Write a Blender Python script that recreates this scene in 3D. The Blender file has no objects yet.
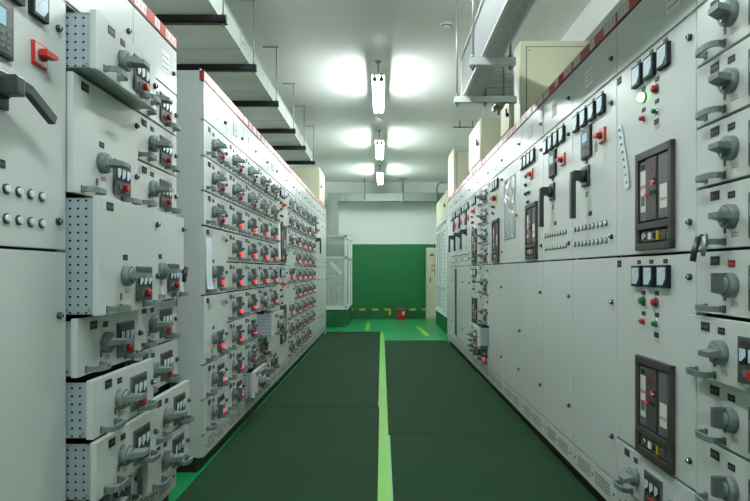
import bpy, bmesh, math, random
from mathutils import Vector, Matrix
random.seed(7)
PI = math.pi
SC = bpy.context.scene
COL = SC.collection

# ------------------------------------------------------------------ materials
def lin(c):
    c = c/255.0
    return c/12.92 if c <= 0.04045 else ((c+0.055)/1.055)**2.4
def rgb(r, g, b): return (lin(r), lin(g), lin(b), 1)
MATS = {}
def mat(name, col, rough=0.5, metal=0.0, noise=0.0, nscale=8.0, bump=0.0, emit=None, es=0.0, spec=0.5, coat=0.0, rvar=0.0):
    m = bpy.data.materials.new(name); m.use_nodes = True
    nt = m.node_tree; b = nt.nodes['Principled BSDF']
    b.inputs['Base Color'].default_value = col
    b.inputs['Roughness'].default_value = rough
    b.inputs['Metallic'].default_value = metal
    b.inputs['Specular IOR Level'].default_value = spec
    b.inputs['Coat Weight'].default_value = coat
    if emit:
        b.inputs['Emission Color'].default_value = emit
        b.inputs['Emission Strength'].default_value = es
    if noise or bump or rvar:
        g = nt.nodes.new('ShaderNodeNewGeometry')
        n = nt.nodes.new('ShaderNodeTexNoise'); n.inputs['Scale'].default_value = nscale
        n.inputs['Detail'].default_value = 5
        nt.links.new(g.outputs['Position'], n.inputs['Vector'])
        if noise:
            mr = nt.nodes.new('ShaderNodeMapRange')
            mr.inputs['From Min'].default_value = 0.3; mr.inputs['From Max'].default_value = 0.7
            mr.inputs['To Min'].default_value = 1-noise; mr.inputs['To Max'].default_value = 1+noise*0.4
            nt.links.new(n.outputs['Fac'], mr.inputs['Value'])
            mx = nt.nodes.new('ShaderNodeVectorMath'); mx.operation = 'SCALE'
            mx.inputs[0].default_value = col[:3]
            nt.links.new(mr.outputs['Result'], mx.inputs['Scale'])
            nt.links.new(mx.outputs['Vector'], b.inputs['Base Color'])
        if rvar:
            mr = nt.nodes.new('ShaderNodeMapRange')
            mr.inputs['From Min'].default_value = 0.3; mr.inputs['From Max'].default_value = 0.7
            mr.inputs['To Min'].default_value = rough-rvar; mr.inputs['To Max'].default_value = rough+rvar
            nt.links.new(n.outputs['Fac'], mr.inputs['Value'])
            nt.links.new(mr.outputs['Result'], b.inputs['Roughness'])
        if bump:
            n2 = nt.nodes.new('ShaderNodeTexNoise'); n2.inputs['Scale'].default_value = nscale*6
            nt.links.new(g.outputs['Position'], n2.inputs['Vector'])
            bp = nt.nodes.new('ShaderNodeBump'); bp.inputs['Strength'].default_value = bump
            bp.inputs['Distance'].default_value = 0.01
            nt.links.new(n2.outputs['Fac'], bp.inputs['Height'])
            nt.links.new(bp.outputs['Normal'], b.inputs['Normal'])
    MATS[name] = m
    return m

mat('panel_paint', rgb(204, 208, 206), 0.27, noise=0.025, nscale=1.5, spec=0.6)
mat('panel_inner', rgb(40, 46, 46), 0.7)
mat('gap_black', rgb(14, 15, 15), 0.8)
mat('beige_paint', rgb(205, 205, 178), 0.4, noise=0.04, nscale=2)
mat('header_red', rgb(178, 52, 44), 0.35)
mat('placard', rgb(216, 210, 208), 0.4)
mat('placard_ink', rgb(182, 150, 148), 0.5)
mat('grey_plastic', rgb(112, 124, 122), 0.42)
mat('grey_plastic_dark', rgb(84, 92, 92), 0.45)
mat('black_plastic', rgb(44, 50, 54), 0.35)
mat('bezel', rgb(20, 28, 34), 0.55, spec=0.3)
mat('frame_brown', rgb(60, 58, 56), 0.45)
mat('panel_dark', rgb(72, 72, 70), 0.5)
mat('panel_mid', rgb(96, 100, 98), 0.5)
mat('meter_face', rgb(196, 212, 224), 0.35)
mat('lcd', rgb(150, 185, 205), 0.2, emit=rgb(150, 190, 215), es=0.25)
mat('ink', rgb(25, 27, 30), 0.6)
mat('white_ink', rgb(215, 215, 210), 0.6)
mat('red_ink', rgb(190, 140, 134), 0.6)
mat('chrome', rgb(190, 195, 195), 0.22, metal=0.9)
mat('steel', rgb(150, 158, 160), 0.4, metal=0.7, noise=0.15, nscale=12)
mat('brass', rgb(170, 140, 70), 0.35, metal=0.8)
mat('red_button', rgb(170, 22, 26), 0.3)
mat('red_lit', rgb(230, 50, 40), 0.3, emit=(1.0, 0.04, 0.05, 1), es=1.5)
mat('red_glow', rgb(90, 14, 16), 0.3)
mat('red_led', rgb(215, 30, 30), 0.3, emit=(1.0, 0.04, 0.04, 1), es=0.35)
mat('green_button', rgb(20, 110, 60), 0.3)
mat('green_lit', rgb(120, 255, 120), 0.3, emit=(0.45, 1.0, 0.30, 1), es=6.0)
mat('red_plastic', rgb(190, 28, 26), 0.35)
mat('yellow', rgb(214, 190, 40), 0.5)
mat('white_plastic', rgb(222, 226, 224), 0.35)
mat('paper', rgb(214, 220, 228), 0.8)
mat('ceiling_paint', rgb(226, 228, 224), 0.40, noise=0.05, nscale=1.2, bump=0.05, spec=0.4)
mat('wall_white', rgb(224, 230, 226), 0.55, noise=0.04, nscale=1.0)
mat('wall_green', rgb(0, 108, 54), 0.5, noise=0.08, nscale=1.5)
mat('floor_green', rgb(16, 140, 78), 0.34, noise=0.12, nscale=1.6, rvar=0.03)
mat('curb_green', rgb(6, 92, 46), 0.5, noise=0.15, nscale=3)
mat('mat_green', rgb(27, 57, 34), 0.85, noise=0.08, nscale=1.0, spec=0.12)
mat('line_green', rgb(98, 170, 34), 0.5, noise=0.08, nscale=3)
mat('plinth_black', rgb(34, 34, 30), 0.6)
mat('galv', rgb(165, 174, 168), 0.55, metal=0.1, noise=0.12, nscale=3)
mat('galv_dark', rgb(132, 142, 137), 0.5, noise=0.1, nscale=3)
mat('duct_under_lit', rgb(190, 198, 188), 0.5, noise=0.2, nscale=2.5)  # duct underside lighter than its galvanised sides: light on it put into the colour
mat('bar_black', rgb(34, 36, 38), 0.5, noise=0.3, nscale=14)
mat('tray_side_dimmed', rgb(104, 106, 107), 0.6)  # trunking grey darkened so the lamp-facing side looks less brightly lit
mat('alu', rgb(215, 218, 218), 0.45, metal=0.3)
mat('tray_grey', rgb(205, 203, 200), 0.6, noise=0.05, nscale=5)  # trunking grey lightened: brighter light on the underside is put into the colour
mat('white_frame', rgb(218, 226, 224), 0.35)
mat('tube', (1, 1, 1, 1), 0.4, emit=(0.91, 1.0, 0.985, 1), es=112.0)

def grid_mat(name, base, hole, pitch, rad, metal=0.3, rough=0.4, hole_alpha=False, diag=False, plane='yz'):
    m = bpy.data.materials.new(name); m.use_nodes = True
    nt = m.node_tree; N = nt.nodes; L = nt.links; b = N['Principled BSDF']
    b.inputs['Roughness'].default_value = rough; b.inputs['Metallic'].default_value = metal
    tc = N.new('ShaderNodeTexCoord'); sp = N.new('ShaderNodeSeparateXYZ')
    L.new(tc.outputs['Object'], sp.inputs[0])
    a, c = sp.outputs[plane[0].upper()], sp.outputs[plane[1].upper()]
    def M(op, x, y=None, z=None):
        n = N.new('ShaderNodeMath'); n.operation = op
        for i, v in enumerate((x, y, z)):
            if v is None: continue
            if isinstance(v, (int, float)): n.inputs[i].default_value = v
            else: L.new(v, n.inputs[i])
        return n.outputs[0]
    if diag:
        a, c = M('ADD', a, c), M('SUBTRACT', a, c)
    fa = M('SUBTRACT', M('FRACT', M('MULTIPLY', a, 1/pitch)), 0.5)
    fc = M('SUBTRACT', M('FRACT', M('MULTIPLY', c, 1/pitch)), 0.5)
    d = M('SQRT', M('ADD', M('MULTIPLY', fa, fa), M('MULTIPLY', fc, fc)))
    inside = M('LESS_THAN', d, rad/pitch)
    if hole_alpha:
        b.inputs['Base Color'].default_value = base
        L.new(M('SUBTRACT', 1.0, inside), b.inputs['Alpha'])
    else:
        mx = N.new('ShaderNodeMix'); mx.data_type = 'RGBA'
        L.new(inside, mx.inputs['Factor'])
        mx.inputs[6].default_value = base; mx.inputs[7].default_value = hole
        L.new(mx.outputs[2], b.inputs['Base Color'])
    MATS[name] = m
grid_mat('perf_side', rgb(168, 182, 190), rgb(40, 48, 56), 0.026, 0.0042)
grid_mat('perf_mesh', rgb(215, 224, 220), None, 0.05, 0.0165, metal=0.0, hole_alpha=True, diag=True, plane='xz')
def glass(name, tint, alpha):
    m = mat(name, tint, 0.12); m.node_tree.nodes['Principled BSDF'].inputs['Alpha'].default_value = alpha
glass('cloudy_glass', rgb(190, 205, 200), 0.5)
def window_glass():
    m = mat('crinkled_glass', rgb(178, 188, 184), 0.22)
    nt = m.node_tree; b = nt.nodes['Principled BSDF']
    tc = nt.nodes.new('ShaderNodeTexCoord'); n = nt.nodes.new('ShaderNodeTexNoise')
    n.inputs['Scale'].default_value = 5; n.inputs['Detail'].default_value = 1.5; n.inputs['Distortion'].default_value = 1.5
    nt.links.new(tc.outputs['Object'], n.inputs['Vector'])
    bp = nt.nodes.new('ShaderNodeBump'); bp.inputs['Strength'].default_value = 1.0; bp.inputs['Distance'].default_value = 0.06
    nt.links.new(n.outputs['Fac'], bp.inputs['Height']); nt.links.new(bp.outputs['Normal'], b.inputs['Normal'])
window_glass()

# ------------------------------------------------------------------ mesh builder
class MB:
    def __init__(s): s.v = []; s.f = []; s.m = []; s.mats = []; s.sm = []
    def mi(s, name):
        if name not in s.mats: s.mats.append(name)
        return s.mats.index(name)
    def add(s, vs, fs, m, smooth=False):
        o = len(s.v); s.v += [tuple(p) for p in vs]
        k = s.mi(m)
        for f in fs: s.f.append(tuple(i+o for i in f)); s.m.append(k); s.sm.append(smooth)
        return s
    def box(s, x0, x1, y0, y1, z0, z1, m, ch=0.0):
        if ch <= 0:
            vs = [(x, y, z) for z in (z0, z1) for y in (y0, y1) for x in (x0, x1)]
            fs = [(0, 2, 3, 1), (4, 5, 7, 6), (0, 1, 5, 4), (2, 6, 7, 3), (0, 4, 6, 2), (1, 3, 7, 5)]
            return s.add(vs, fs, m)
        bm = bmesh.new(); bmesh.ops.create_cube(bm, size=1)
        for v in bm.verts:
            v.co = Vector(((x0+x1)/2+v.co.x*(x1-x0), (y0+y1)/2+v.co.y*(y1-y0), (z0+z1)/2+v.co.z*(z1-z0)))
        bmesh.ops.bevel(bm, geom=bm.edges[:], offset=ch, segments=2, profile=0.6, affect='EDGES')
        s.add([v.co[:] for v in bm.verts], [[v.index for v in f.verts] for f in bm.faces], m)
        bm.free(); return s
    def cyl(s, c, ax, r, h, m, n=20, r2=None, smooth=True, ch=0.0):
        """cylinder from point c along axis vector ax for length h"""
        ax = Vector(ax).normalized(); c = Vector(c); r2 = r if r2 is None else r2
        t = Vector((0, 0, 1)) if abs(ax.z) < 0.9 else Vector((1, 0, 0))
        u = ax.cross(t).normalized(); w = ax.cross(u)
        rings = [(0, r), (h, r2)] if ch <= 0 else [(0, r), (h-ch, r2), (h, r2-ch)]
        vs = []
        for (d, rr) in rings:
            for k in range(n):
                a = 2*PI*k/n
                vs.append(c+ax*d+(u*math.cos(a)+w*math.sin(a))*rr)
        fs = []
        for j in range(len(rings)-1):
            for k in range(n):
                fs.append((j*n+k, j*n+(k+1) % n, (j+1)*n+(k+1) % n, (j+1)*n+k))
        s.add(vs, fs, m, smooth)
        o = len(s.v)-len(vs)
        kk = s.mi(m)
        s.f.append(tuple(o+k for k in range(n))[::-1]); s.m.append(kk); s.sm.append(False)
        s.f.append(tuple(o+(len(rings)-1)*n+k for k in range(n))); s.m.append(kk); s.sm.append(False)
        return s
    def path(s, pts, w, h, m, up=(0, 0, 1), rnd=0, n=10):
        """sweep a w x h rectangle (or tube of radius w when rnd) along pts"""
        pts = [Vector(p) for p in pts]; up = Vector(up)
        vs = []; k = n if rnd else 4
        for i, p in enumerate(pts):
            d = (pts[min(i+1, len(pts)-1)]-pts[max(i-1, 0)]).normalized()
            u = d.cross(up)
            if u.length < 1e-4: u = d.cross(Vector((1, 0.1, 0)))
            u.normalize(); q = u.cross(d).normalized()
            if rnd:
                for a in range(n):
                    t = 2*PI*a/n; vs.append(p+u*math.cos(t)*w+q*math.sin(t)*w)
            else:
                for (a, b) in ((-1, -1), (1, -1), (1, 1), (-1, 1)): vs.append(p+u*a*w/2+q*b*h/2)
        fs = []
        for i in range(len(pts)-1):
            for j in range(k): fs.append((i*k+j, i*k+(j+1) % k, (i+1)*k+(j+1) % k, (i+1)*k+j))
        fs.append(tuple(range(k))[::-1]); fs.append(tuple((len(pts)-1)*k+j for j in range(k)))
        return s.add(vs, fs, m, bool(rnd))
    def prism(s, poly, z0, z1, m, axis='z'):
        """poly list of 2D points extruded along axis"""
        n = len(poly)
        def P(a, b, c): return {'z': (a, b, c), 'y': (a, c, b), 'x': (c, a, b)}[axis]
        vs = [P(a, b, z0) for a, b in poly]+[P(a, b, z1) for a, b in poly]
        fs = [tuple(range(n))[::-1], tuple(range(n, 2*n))]+[(i, (i+1) % n, n+(i+1) % n, n+i) for i in range(n)]
        return s.add(vs, fs, m)
    def mesh(s, name):
        me = bpy.data.meshes.new(name)
        me.from_pydata(s.v, [], s.f)
        for n in s.mats: me.materials.append(MATS[n])
        me.polygons.foreach_set('material_index', s.m)
        me.polygons.foreach_set('use_smooth', s.sm)
        bm = bmesh.new(); bm.from_mesh(me); bmesh.ops.recalc_face_normals(bm, faces=bm.faces[:]); bm.to_mesh(me); bm.free()
        me.update(); return me
CACHE = {}
def cached(key, fn, name):
    if key not in CACHE: CACHE[key] = fn().mesh(name)
    return CACHE[key]
def obj(name, me, parent=None, loc=(0, 0, 0), rot=None, scale=None):
    if isinstance(me, MB): me = me.mesh(name)
    o = bpy.data.objects.new(name, me); COL.objects.link(o)
    o.parent = parent; o.location = loc
    if rot: o.rotation_euler = rot
    if scale: o.scale = scale
    return o
def empty(name, loc, rz=0):
    o = bpy.data.objects.new(name, None); COL.objects.link(o); o.location = loc; o.rotation_euler = (0, 0, rz)
    o.empty_display_size = 0.1
    return o
def tag(o, label, cat, group=None):
    o['label'] = label; o['category'] = cat
    if group: o['group'] = group
    return o
def struct(name, mb):
    o = obj(name, mb); o['kind'] = 'structure'; return o

# ------------------------------------------------------------------ the room
RX0, RX1, RY0, RY1, RZ = -2.35, 2.35, -4.2, 13.85, 3.31
struct('floor', MB().box(RX0-.2, RX1+.2, RY0-.2, RY1+.2, -.15, 0, 'floor_green'))
struct('ceiling', MB().box(RX0-.2, RX1+.2, RY0-.2, RY1+.2, RZ, RZ+.15, 'ceiling_paint'))
struct('wall_left', MB().box(RX0-.15, RX0, RY0-.2, RY1+.2, 0, RZ, 'wall_white'))
struct('wall_right', MB().box(RX1, RX1+.15, RY0-.2, RY1+.2, 0, RZ, 'wall_white'))
struct('wall_front', MB().box(RX0, RX1, RY0-.15, RY0, 0, RZ, 'wall_white'))
struct('wall_back', MB().box(RX0, RX1, RY1, RY1+.15, 0, RZ, 'wall_white').box(RX0, RX1, RY1-.006, RY1+.01, 0, 1.80, 'wall_green')
       .box(RX0, RX1, RY1-.012, RY1+.01, 1.80, 1.815, 'wall_white'))
struct('trim_1', MB().box(1.67, RX1, RY0, RY1-.01, 3.05, RZ-.001, 'ceiling_paint'))          # concrete beam above the right row
# low curb at the far wall with yellow dashes on its edge
cb = MB().box(-.95, 1.9, RY1-.12, RY1-.013, 0, .235, 'curb_green')
for k in range(-2, 5):
    x = -.245+k*.302
    cb.box(x, x+.15, RY1-.126, RY1-.05, .205, .241, 'yellow')
cb.box(.165, .215, RY1-.126, RY1-.10, .09, .241, 'yellow')
struct('baseboard_back', cb)
struct('trim_2', MB().prism([(-.018, -1), (.06, -1), (.028, 10.72), (-.034, 10.72)], .0005, .0035, 'line_green'))
struct('trim_3', MB().box(-.345, -.25, 11.05, 12.9, .0005, .003, 'line_green'))
struct('trim_4', MB().prism([(.76, 10.1), (.86, 10.1), (.76, 12.0), (.67, 12.0)], .0005, .003, 'line_green'))
struct('trim_5', MB().box(.2, .225, 10.9, 13.72, .0005, .003, 'line_green'))

def rubber_mat(x0, x1, y0, y1, label):
    o = obj('rubber_mat', MB().box(x0, x1, y0, y1, .0005, .009, 'mat_green', ch=.0025))
    tag(o, label, 'floor mat', 'dark green insulating mats along the aisle')
rubber_mat(-1.028, -.022, -1.0, 4.795, 'dark green floor mat left of the bright line, nearest piece')
rubber_mat(-1.028, -.031, 4.80, 10.74, 'dark green floor mat left of the bright line, far piece')
rubber_mat(.056, 1.07, -1.0, 3.995, 'dark green floor mat right of the bright line, nearest piece')
rubber_mat(.044, 1.07, 4.00, 9.4, 'dark green floor mat right of the bright line, far piece')

# ------------------------------------------------------------------ switchgear kit (local frame: x to the viewer's right, y inward, z up)
def name_plate(w=.046, h=.028, base='ink'):
    def f():
        b = MB().box(-w/2, w/2, -.002, .003, -h/2, h/2, base)
        ink = 'panel_mid' if base != 'red_glow' else 'red_led'
        n = 3
        for k in range(n):
            x = -w*.28+w*.56*k/(n-1)
            b.box(x-w*.07, x+w*.07, -.0026, 0, -h*.16, h*.16, ink)
        return b
    return cached(('np', w, h, base), f, 'name_plate')
def red_note():
    def f():
        b = MB()
        for j in range(2):
            for k in range(4): b.box(-.016+k*.009, -.011+k*.009, -.0012, .001, -.006+j*.009, -.001+j*.009, 'red_ink')
        return b
    return cached('rn', f, 'warning_note')
def rotary(on):
    def f():
        b = MB().cyl((0, .002, 0), (0, -1, 0), .037, .026, 'grey_plastic', n=28, ch=.004)
        b.cyl((0, -.022, 0), (0, -1, 0), .026, .010, 'grey_plastic', n=24, ch=.003)
        # lever fin, tapering outwards
        t0, t1 = .011, .008
        if on:
            pr = [(-.030, -.020), (.036, -.020), (.036, -.058), (-.022, -.058)]       # (along z, y)
            vs = []
            for sx, in ((-1,), (1,)):
                for (a, y) in pr: vs.append((sx*(t0 if y > -.05 else t1), y, a))
            b.add(vs, [(0, 1, 2, 3), (7, 6, 5, 4), (0, 4, 5, 1), (1, 5, 6, 2), (2, 6, 7, 3), (3, 7, 4, 0)], 'grey_plastic_dark')
        else:
            pr = [(-.030, -.020), (.034, -.020), (.058, -.074), (.006, -.074)]
            vs = []
            for s_ in (-1, 1):
                for (a, y) in pr: vs.append((a, y, s_*(t0 if y > -.05 else t1)))
            b.add(vs, [(0, 1, 2, 3), (7, 6, 5, 4), (0, 4, 5, 1), (1, 5, 6, 2), (2, 6, 7, 3), (3, 7, 4, 0)], 'grey_plastic')
        b.cyl((0, -.03, -.022 if not on else 0), (0, -1, 0), .006, .004, 'chrome', n=10)
        return b
    return cached(('rot', on), f, 'rotary_switch')
def pull_handle():
    def f():
        pts = [(-.052, .004, 0), (-.052, -.022, 0), (-.049, -.032, 0), (-.040, -.040, 0), (-.022, -.044, 0), (.022, -.044, 0), (.040, -.040, 0), (.049, -.032, 0), (.052, -.022, 0), (.052, .004, 0)]
        return MB().path(pts, .009, .019, 'grey_plastic', up=(0, 0, 1)).box(-.062, -.044, -.003, .003, -.012, .012, 'grey_plastic_dark').box(.044, .062, -.003, .003, -.012, .012, 'grey_plastic_dark')
    return cached('ph', f, 'pull_handle')
def indicator_panel():
    def f():
        b = MB().box(-.068, .068, -.007, .002, -.065, .065, 'panel_mid').box(-.062, .062, -.0085, .0, -.059, .059, 'panel_dark')
        for k in range(3):
            x = -.039+k*.039
            b.box(x-.0165, x+.0165, -.011, 0, -.008, .036, 'bezel').box(x-.0135, x+.0135, -.0125, 0, -.003, .033, 'meter_face')
            b.prism([(x-.004, -.003), (x+.0135, -.003), (x+.0135, .012)], -.0132, -.01, 'ink', axis='y')
        b.box(-.05, .05, -.0095, 0, .042, .054, 'frame_brown')
        b.cyl((-.030, -.008, -.035), (0, -1, 0), .010, .004, 'panel_mid', n=12)
        return b
    return cached('ip', f, 'indicator_panel')
def push_button(m, r=.013, ring='grey_plastic_dark'):
    def f(): return MB().cyl((0, .001, 0), (0, -1, 0), r*1.35, .006, ring, n=18).cyl((0, -.004, 0), (0, -1, 0), r, .016, m, n=18, ch=.004)
    return cached(('pb', m, r, ring), f, 'push_button')
def lock():
    def f(): return MB().cyl((0, .002, 0), (0, -1, 0), .0115, .010, 'black_plastic', n=16).cyl((0, -.008, 0), (0, -1, 0), .0075, .007, 'chrome', n=14, ch=.002).box(-.002, .002, -.0160, -.013, -.005, .005, 'ink')
    return cached('lk', f, 'lock')
def meter():
    def f():
        b = MB().box(-.039, .039, -.017, .002, -.042, .042, 'bezel', ch=.002)
        b.prism([(-.030, -.032), (.010, -.032), (.030, -.008), (.030, .033), (-.030, .033)], -.0182, -.012, 'meter_face', axis='y')
        for k in range(9):
            a = PI*.5+PI*.5*k/8
            x, z = .026+.046*math.cos(a), -.026+.046*math.sin(a)
            b.box(x-.0009, x+.0009, -.0186, -.012, z-.002, z+.002, 'panel_dark')
        return b
    return cached('mt', f, 'panel_meter')
def small_indicator():
    def f(): return MB().cyl((0, .002, 0), (0, -1, 0), .0145, .006, 'black_plastic', n=18).cyl((0, -.004, 0), (0, -1, 0), .0105, .006, 'white_plastic', n=18, ch=.002)
    return cached('si', f, 'terminal_knob')
def key_switch(handle_y=False):
    def f():
        b = MB().box(-.035, .035, -.009, .002, -.035, .035, 'red_plastic', ch=.004).box(-.028, .028, -.0105, 0, -.028, .028, 'panel_paint')
        b.cyl((0, -.008, 0), (0, -1, 0), .019, .014, 'red_plastic', n=20, ch=.003)
        b.prism([(-.026, -.009), (-.026, .009), (.028, .007), (.036, 0), (.028, -.007)], -.042, -.020, 'red_plastic', axis='y')
        return b
    return cached('ks', f, 'key_switch')
def keys():
    def f():
        b = MB()
        b.path([(.01, -.03, -.01), (.004, -.036, -.03), (-.004, -.036, -.05)], .0018, 0, 'brass', rnd=1, n=6)
        b.box(-.012, -.002, -.038, -.035, -.085, -.045, 'chrome').box(.002, .011, -.034, -.031, -.078, -.042, 'brass')
        b.cyl((0, -.03, -.04), (0, -1, 0), .011, .002, 'brass', n=14)
        return b
    return cached('keys', f, 'keys')
def relay_display():
    def f():
        b = MB().box(-.068, .068, -.012, .002, -.078, .078, 'bezel', ch=.003).box(-.061, .061, -.0135, -.005, -.070, .072, 'panel_dark')
        b.box(-.036, .03, -.0155, -.008, .002, .046, 'lcd')
        for r in range(3):
            for c in range(4): b.box(-.045+c*.026, -.029+c*.026, -.0155, -.008, -.058+r*.018, -.047+r*.018, 'grey_plastic_dark' if (r+c) % 3 else 'panel_mid')
        b.cyl((-.046, -.013, .058), (0, -1, 0), .006, .004, 'white_ink', n=10)
        b.box(-.02, .045, -.0145, -.008, .054, .062, 'panel_mid')
        return b
    return cached('rd', f, 'relay_display')
def big_handle(on):
    def f():
        b = MB().box(-.05, .05, -.012, .002, -.052, .052, 'black_plastic', ch=.005)
        b.cyl((0, -.01, 0), (0, -1, 0), .034, .024, 'black_plastic', n=24, ch=.004)
        b.box(-.020, .020, -.074, -.025, -.024, .028, 'black_plastic', ch=.006)
        if on:
            vs_pts = [(0, -.070, .02), (0, -.072, -.06), (0, -.072, -.215)]
            b.path(vs_pts, .030, .024, 'black_plastic', up=(0, 1, 0))
        else:
            b.path([(-.01, -.060, .012), (.05, -.062, .006), (.165, -.062, -.046)], .020, .026, 'black_plastic', up=(0, 0, 1))
        return b
    return cached(('bh', on), f, 'isolator_handle')
def breaker():
    """air circuit breaker seen through the door cut-out, origin at its centre"""
    def f():
        W, H = .155, .193
        b = MB()
        for (x0, x1, z0, z1) in ((-W, W, H-.030, H), (-W, W, -H, -H+.026), (-W, -W+.026, -H, H), (W-.026, W, -H, H), (-W, W, -H+.080, -H+.106)):
            b.box(x0, x1, -.0165, .004, z0, z1, 'frame_brown', ch=.002)
        b.box(-W+.02, W-.02, -.004, .003, -H+.02, H-.02, 'gap_black')
        b.box(-W+.034, -W+.088, -.009, 0, -H+.115, H-.040, 'panel_mid').box(-W+.038, -W+.084, -.0098, 0, -H+.150, H-.075, 'placard')
        b.box(-W+.038, -W+.084, -.0106, 0, .048, .062, 'red_ink').box(-W+.044, -W+.078, -.0106, 0, -.02, .02, 'panel_mid').box(-W+.042, -W+.080, -.0106, 0, H-.07, H-.050, 'bezel')
        b.box(-W+.095, -W+.178, -.012, 0, -H+.115, H-.035, 'panel_dark')
        b.box(-W+.182, -W+.196, -.006, 0, -H+.115, H-.035, 'ink')
        b.box(-W+.200, W-.034, -.011, 0, -H+.115, H-.035, 'panel_mid').box(-W+.212, W-.042, -.0118, 0, -H+.15, .045, 'placard')
        b.box(-W+.215, W-.045, -.0124, 0, -.015, -.005, 'red_ink')
        b.box(-W+.132, -W+.148, -.0125, 0, .054, .072, 'red_led').box(-W+.157, -W+.172, -.015, 0, .052, .076, 'bezel').box(-W+.159, -W+.170, -.016, 0, .062, .068, 'white_ink')
        b.box(-W+.130, -W+.146, -.015, 0, .016, .032, 'ink').box(-W+.157, -W+.170, -.015, 0, .016, .032, 'ink')
        b.box(-W+.133, -W+.143, -.0145, 0, .100, .122, 'red_button')
        b.cyl((-W+.094, -.012, .022), (0, -1, 0), .008, .004, 'red_led', n=12)
        b.box(-W+.04, W-.04, -.007, 0, -H+.034, -H+.072, 'panel_mid')
        b.cyl((-W+.075, -.006, -H+.053), (0, -1, 0), .014, .010, 'chrome', n=14)
        b.box(-.040, -.025, -.014, 0, -H+.040, -H+.066, 'white_ink').box(-.005, .010, -.012, 0, -H+.042, -H+.062, 'ink')
        b.box(.030, .037, -.014, 0, -H+.036, -H+.070, 'yellow').box(.048, .054, -.014, 0, -H+.036, -H+.066, 'brass').box(.075, .10, -.012, 0, -H+.040, -H+.066, 'panel_dark')
        return b
    return cached('acb', f, 'circuit_breaker')

def drawer(cab, x0, z0, w, h, p=0.0, on=False, lit=None, glow_plate=False, plates=True):
    """one withdrawable drawer of a cabinet with its fittings as sub-parts"""
    lit = on if lit is None else lit
    g = .003
    d = obj('drawer', cached(('dr', round(w, 3), round(h, 3)), lambda: MB().box(g, w-g, -.006, .016, g, h-g, 'panel_paint', ch=.0025), 'drawer'), cab, (x0, -p, z0))
    if p > 0:
        d['label'] = 'drawer pulled partly out of its slot'
        L = p+.02
        bx = MB().box(g+.006, g+.009, .016, L, .010, h-.012, 'perf_side').box(w-g-.009, w-g-.006, .016, L, .010, h-.012, 'perf_side')
        bx.box(g+.006, w-g-.006, .016, L, .008, .011, 'galv').box(g+.004, g+.02, .016, L, h-.016, h-.012, 'galv')
        for yy in (.03, L-.02):
            for q in (.022,): bx.cyl((g+.006, yy, q), (-1, 0, 0), .004, .004, 'chrome', n=8)
        obj('drawer_box', bx, d)
    s = w/.49
    zc = .096 if h < .25 else .133
    kx, cx = .188*s, .340*s
    obj('rotary_switch', rotary(on), d, (kx, -.006, zc))
    obj('indicator_panel', indicator_panel(), d, (cx, -.006, (.090 if h < .25 else .101)), scale=(min(1, s), 1, 1))
    b = obj('push_button', push_button('red_lit' if lit else 'red_button', r=.0130 if lit else .0145), d, (cx+.010*s, -.012, (.056 if h < .25 else .066)))
    if lit: b['label'] = 'glowing red push button'
    ztop = h-.032
    obj('name_plate', name_plate(), d, ((.105*s if h < .25 else .075*s), -.006, ztop))
    obj('name_plate', name_plate(.034, .02, 'red_glow' if glow_plate else 'ink'), d, (kx+.0, -.006, zc+.064))
    obj('warning_note', red_note(), d, (kx+.015, -.006, zc-.056))
    obj('pull_handle', pull_handle(), d, (.105*s, -.006, .022), scale=(.92, .95, .95))
    obj('pull_handle', pull_handle(), d, (.392*s, -.006, .022), scale=(.92, .95, .95))
    obj('lock', lock(), d, (w-.022, -.006, h*.5 if h < .25 else h-.06))
    if h > .25: obj('lock', lock(), d, (w-.022, -.006, .13))
    obj('status_slot', cached('slot', lambda: MB().box(-.0045, .0045, -.002, .002, -.012, .012, 'frame_brown'), 'status_slot'), d, (.155*s, -.006, .06))
    return d

def blank_panel(cab, x0, z0, w, h, name='door', locks=()):
    g = .0025
    d = obj(name, cached(('bp', round(w, 3), round(h, 3)), lambda: MB().box(g, w-g, -.006, .016, g, h-g, 'panel_paint', ch=.0025), name), cab, (x0, 0, z0))
    for (lx, lz) in locks: obj('lock', lock(), d, (lx-x0, -.006, lz-z0))
    return d
def put(d, name, me, x, z, **k):
    """fit a part on a door at cabinet coordinates x, z"""
    return obj(name, me, d, (x-d.location.x, -.006, z-d.location.z), **k)

def header_mesh(W):
    def f():
        b = MB().box(.001, W-.001, -.006, .02, 2.243, 2.297, 'header_red').box(.001, W-.001, -.004, .02, 2.237, 2.243, 'gap_black')
        for (a, c) in ((.015, .125), (W/2-.028, W/2+.028), (W-.145, W-.015)):
            b.box(a, c, -.0075, 0, 2.250, 2.291, 'placard')
            n = max(1, int((c-a)/.036))
            for k in range(n):
                xx = a+(c-a)*(k+.5)/n
                b.box(xx-.009, xx+.009, -.0082, 0, 2.262, 2.267, 'placard_ink').box(xx-.002, xx+.002, -.0082, 0, 2.259, 2.283, 'placard_ink').box(xx-.007, xx+.007, -.0082, 0, 2.273, 2.277, 'placard_ink')
        return b
    return cached(('hd', round(W, 3)), f, 'header_strip')
def body_mesh(W, D=.72):
    def f():
        b = MB().box(.002, W-.002, .03, D, .085, 2.295, 'panel_paint')
        b.box(.006, W-.006, .026, .031, .22, 2.235, 'gap_black')  # black sheet standing in for the shade inside the openings
        for x in (.001, W-.005): b.box(x, x+.004, .012, D, .082, 2.297, 'panel_paint')
        b.box(.001, W-.001, -.001, .04, 2.019-.004, 2.019, 'panel_paint')
        return b
    return cached(('bd', round(W, 3), D), f, 'body')
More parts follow.
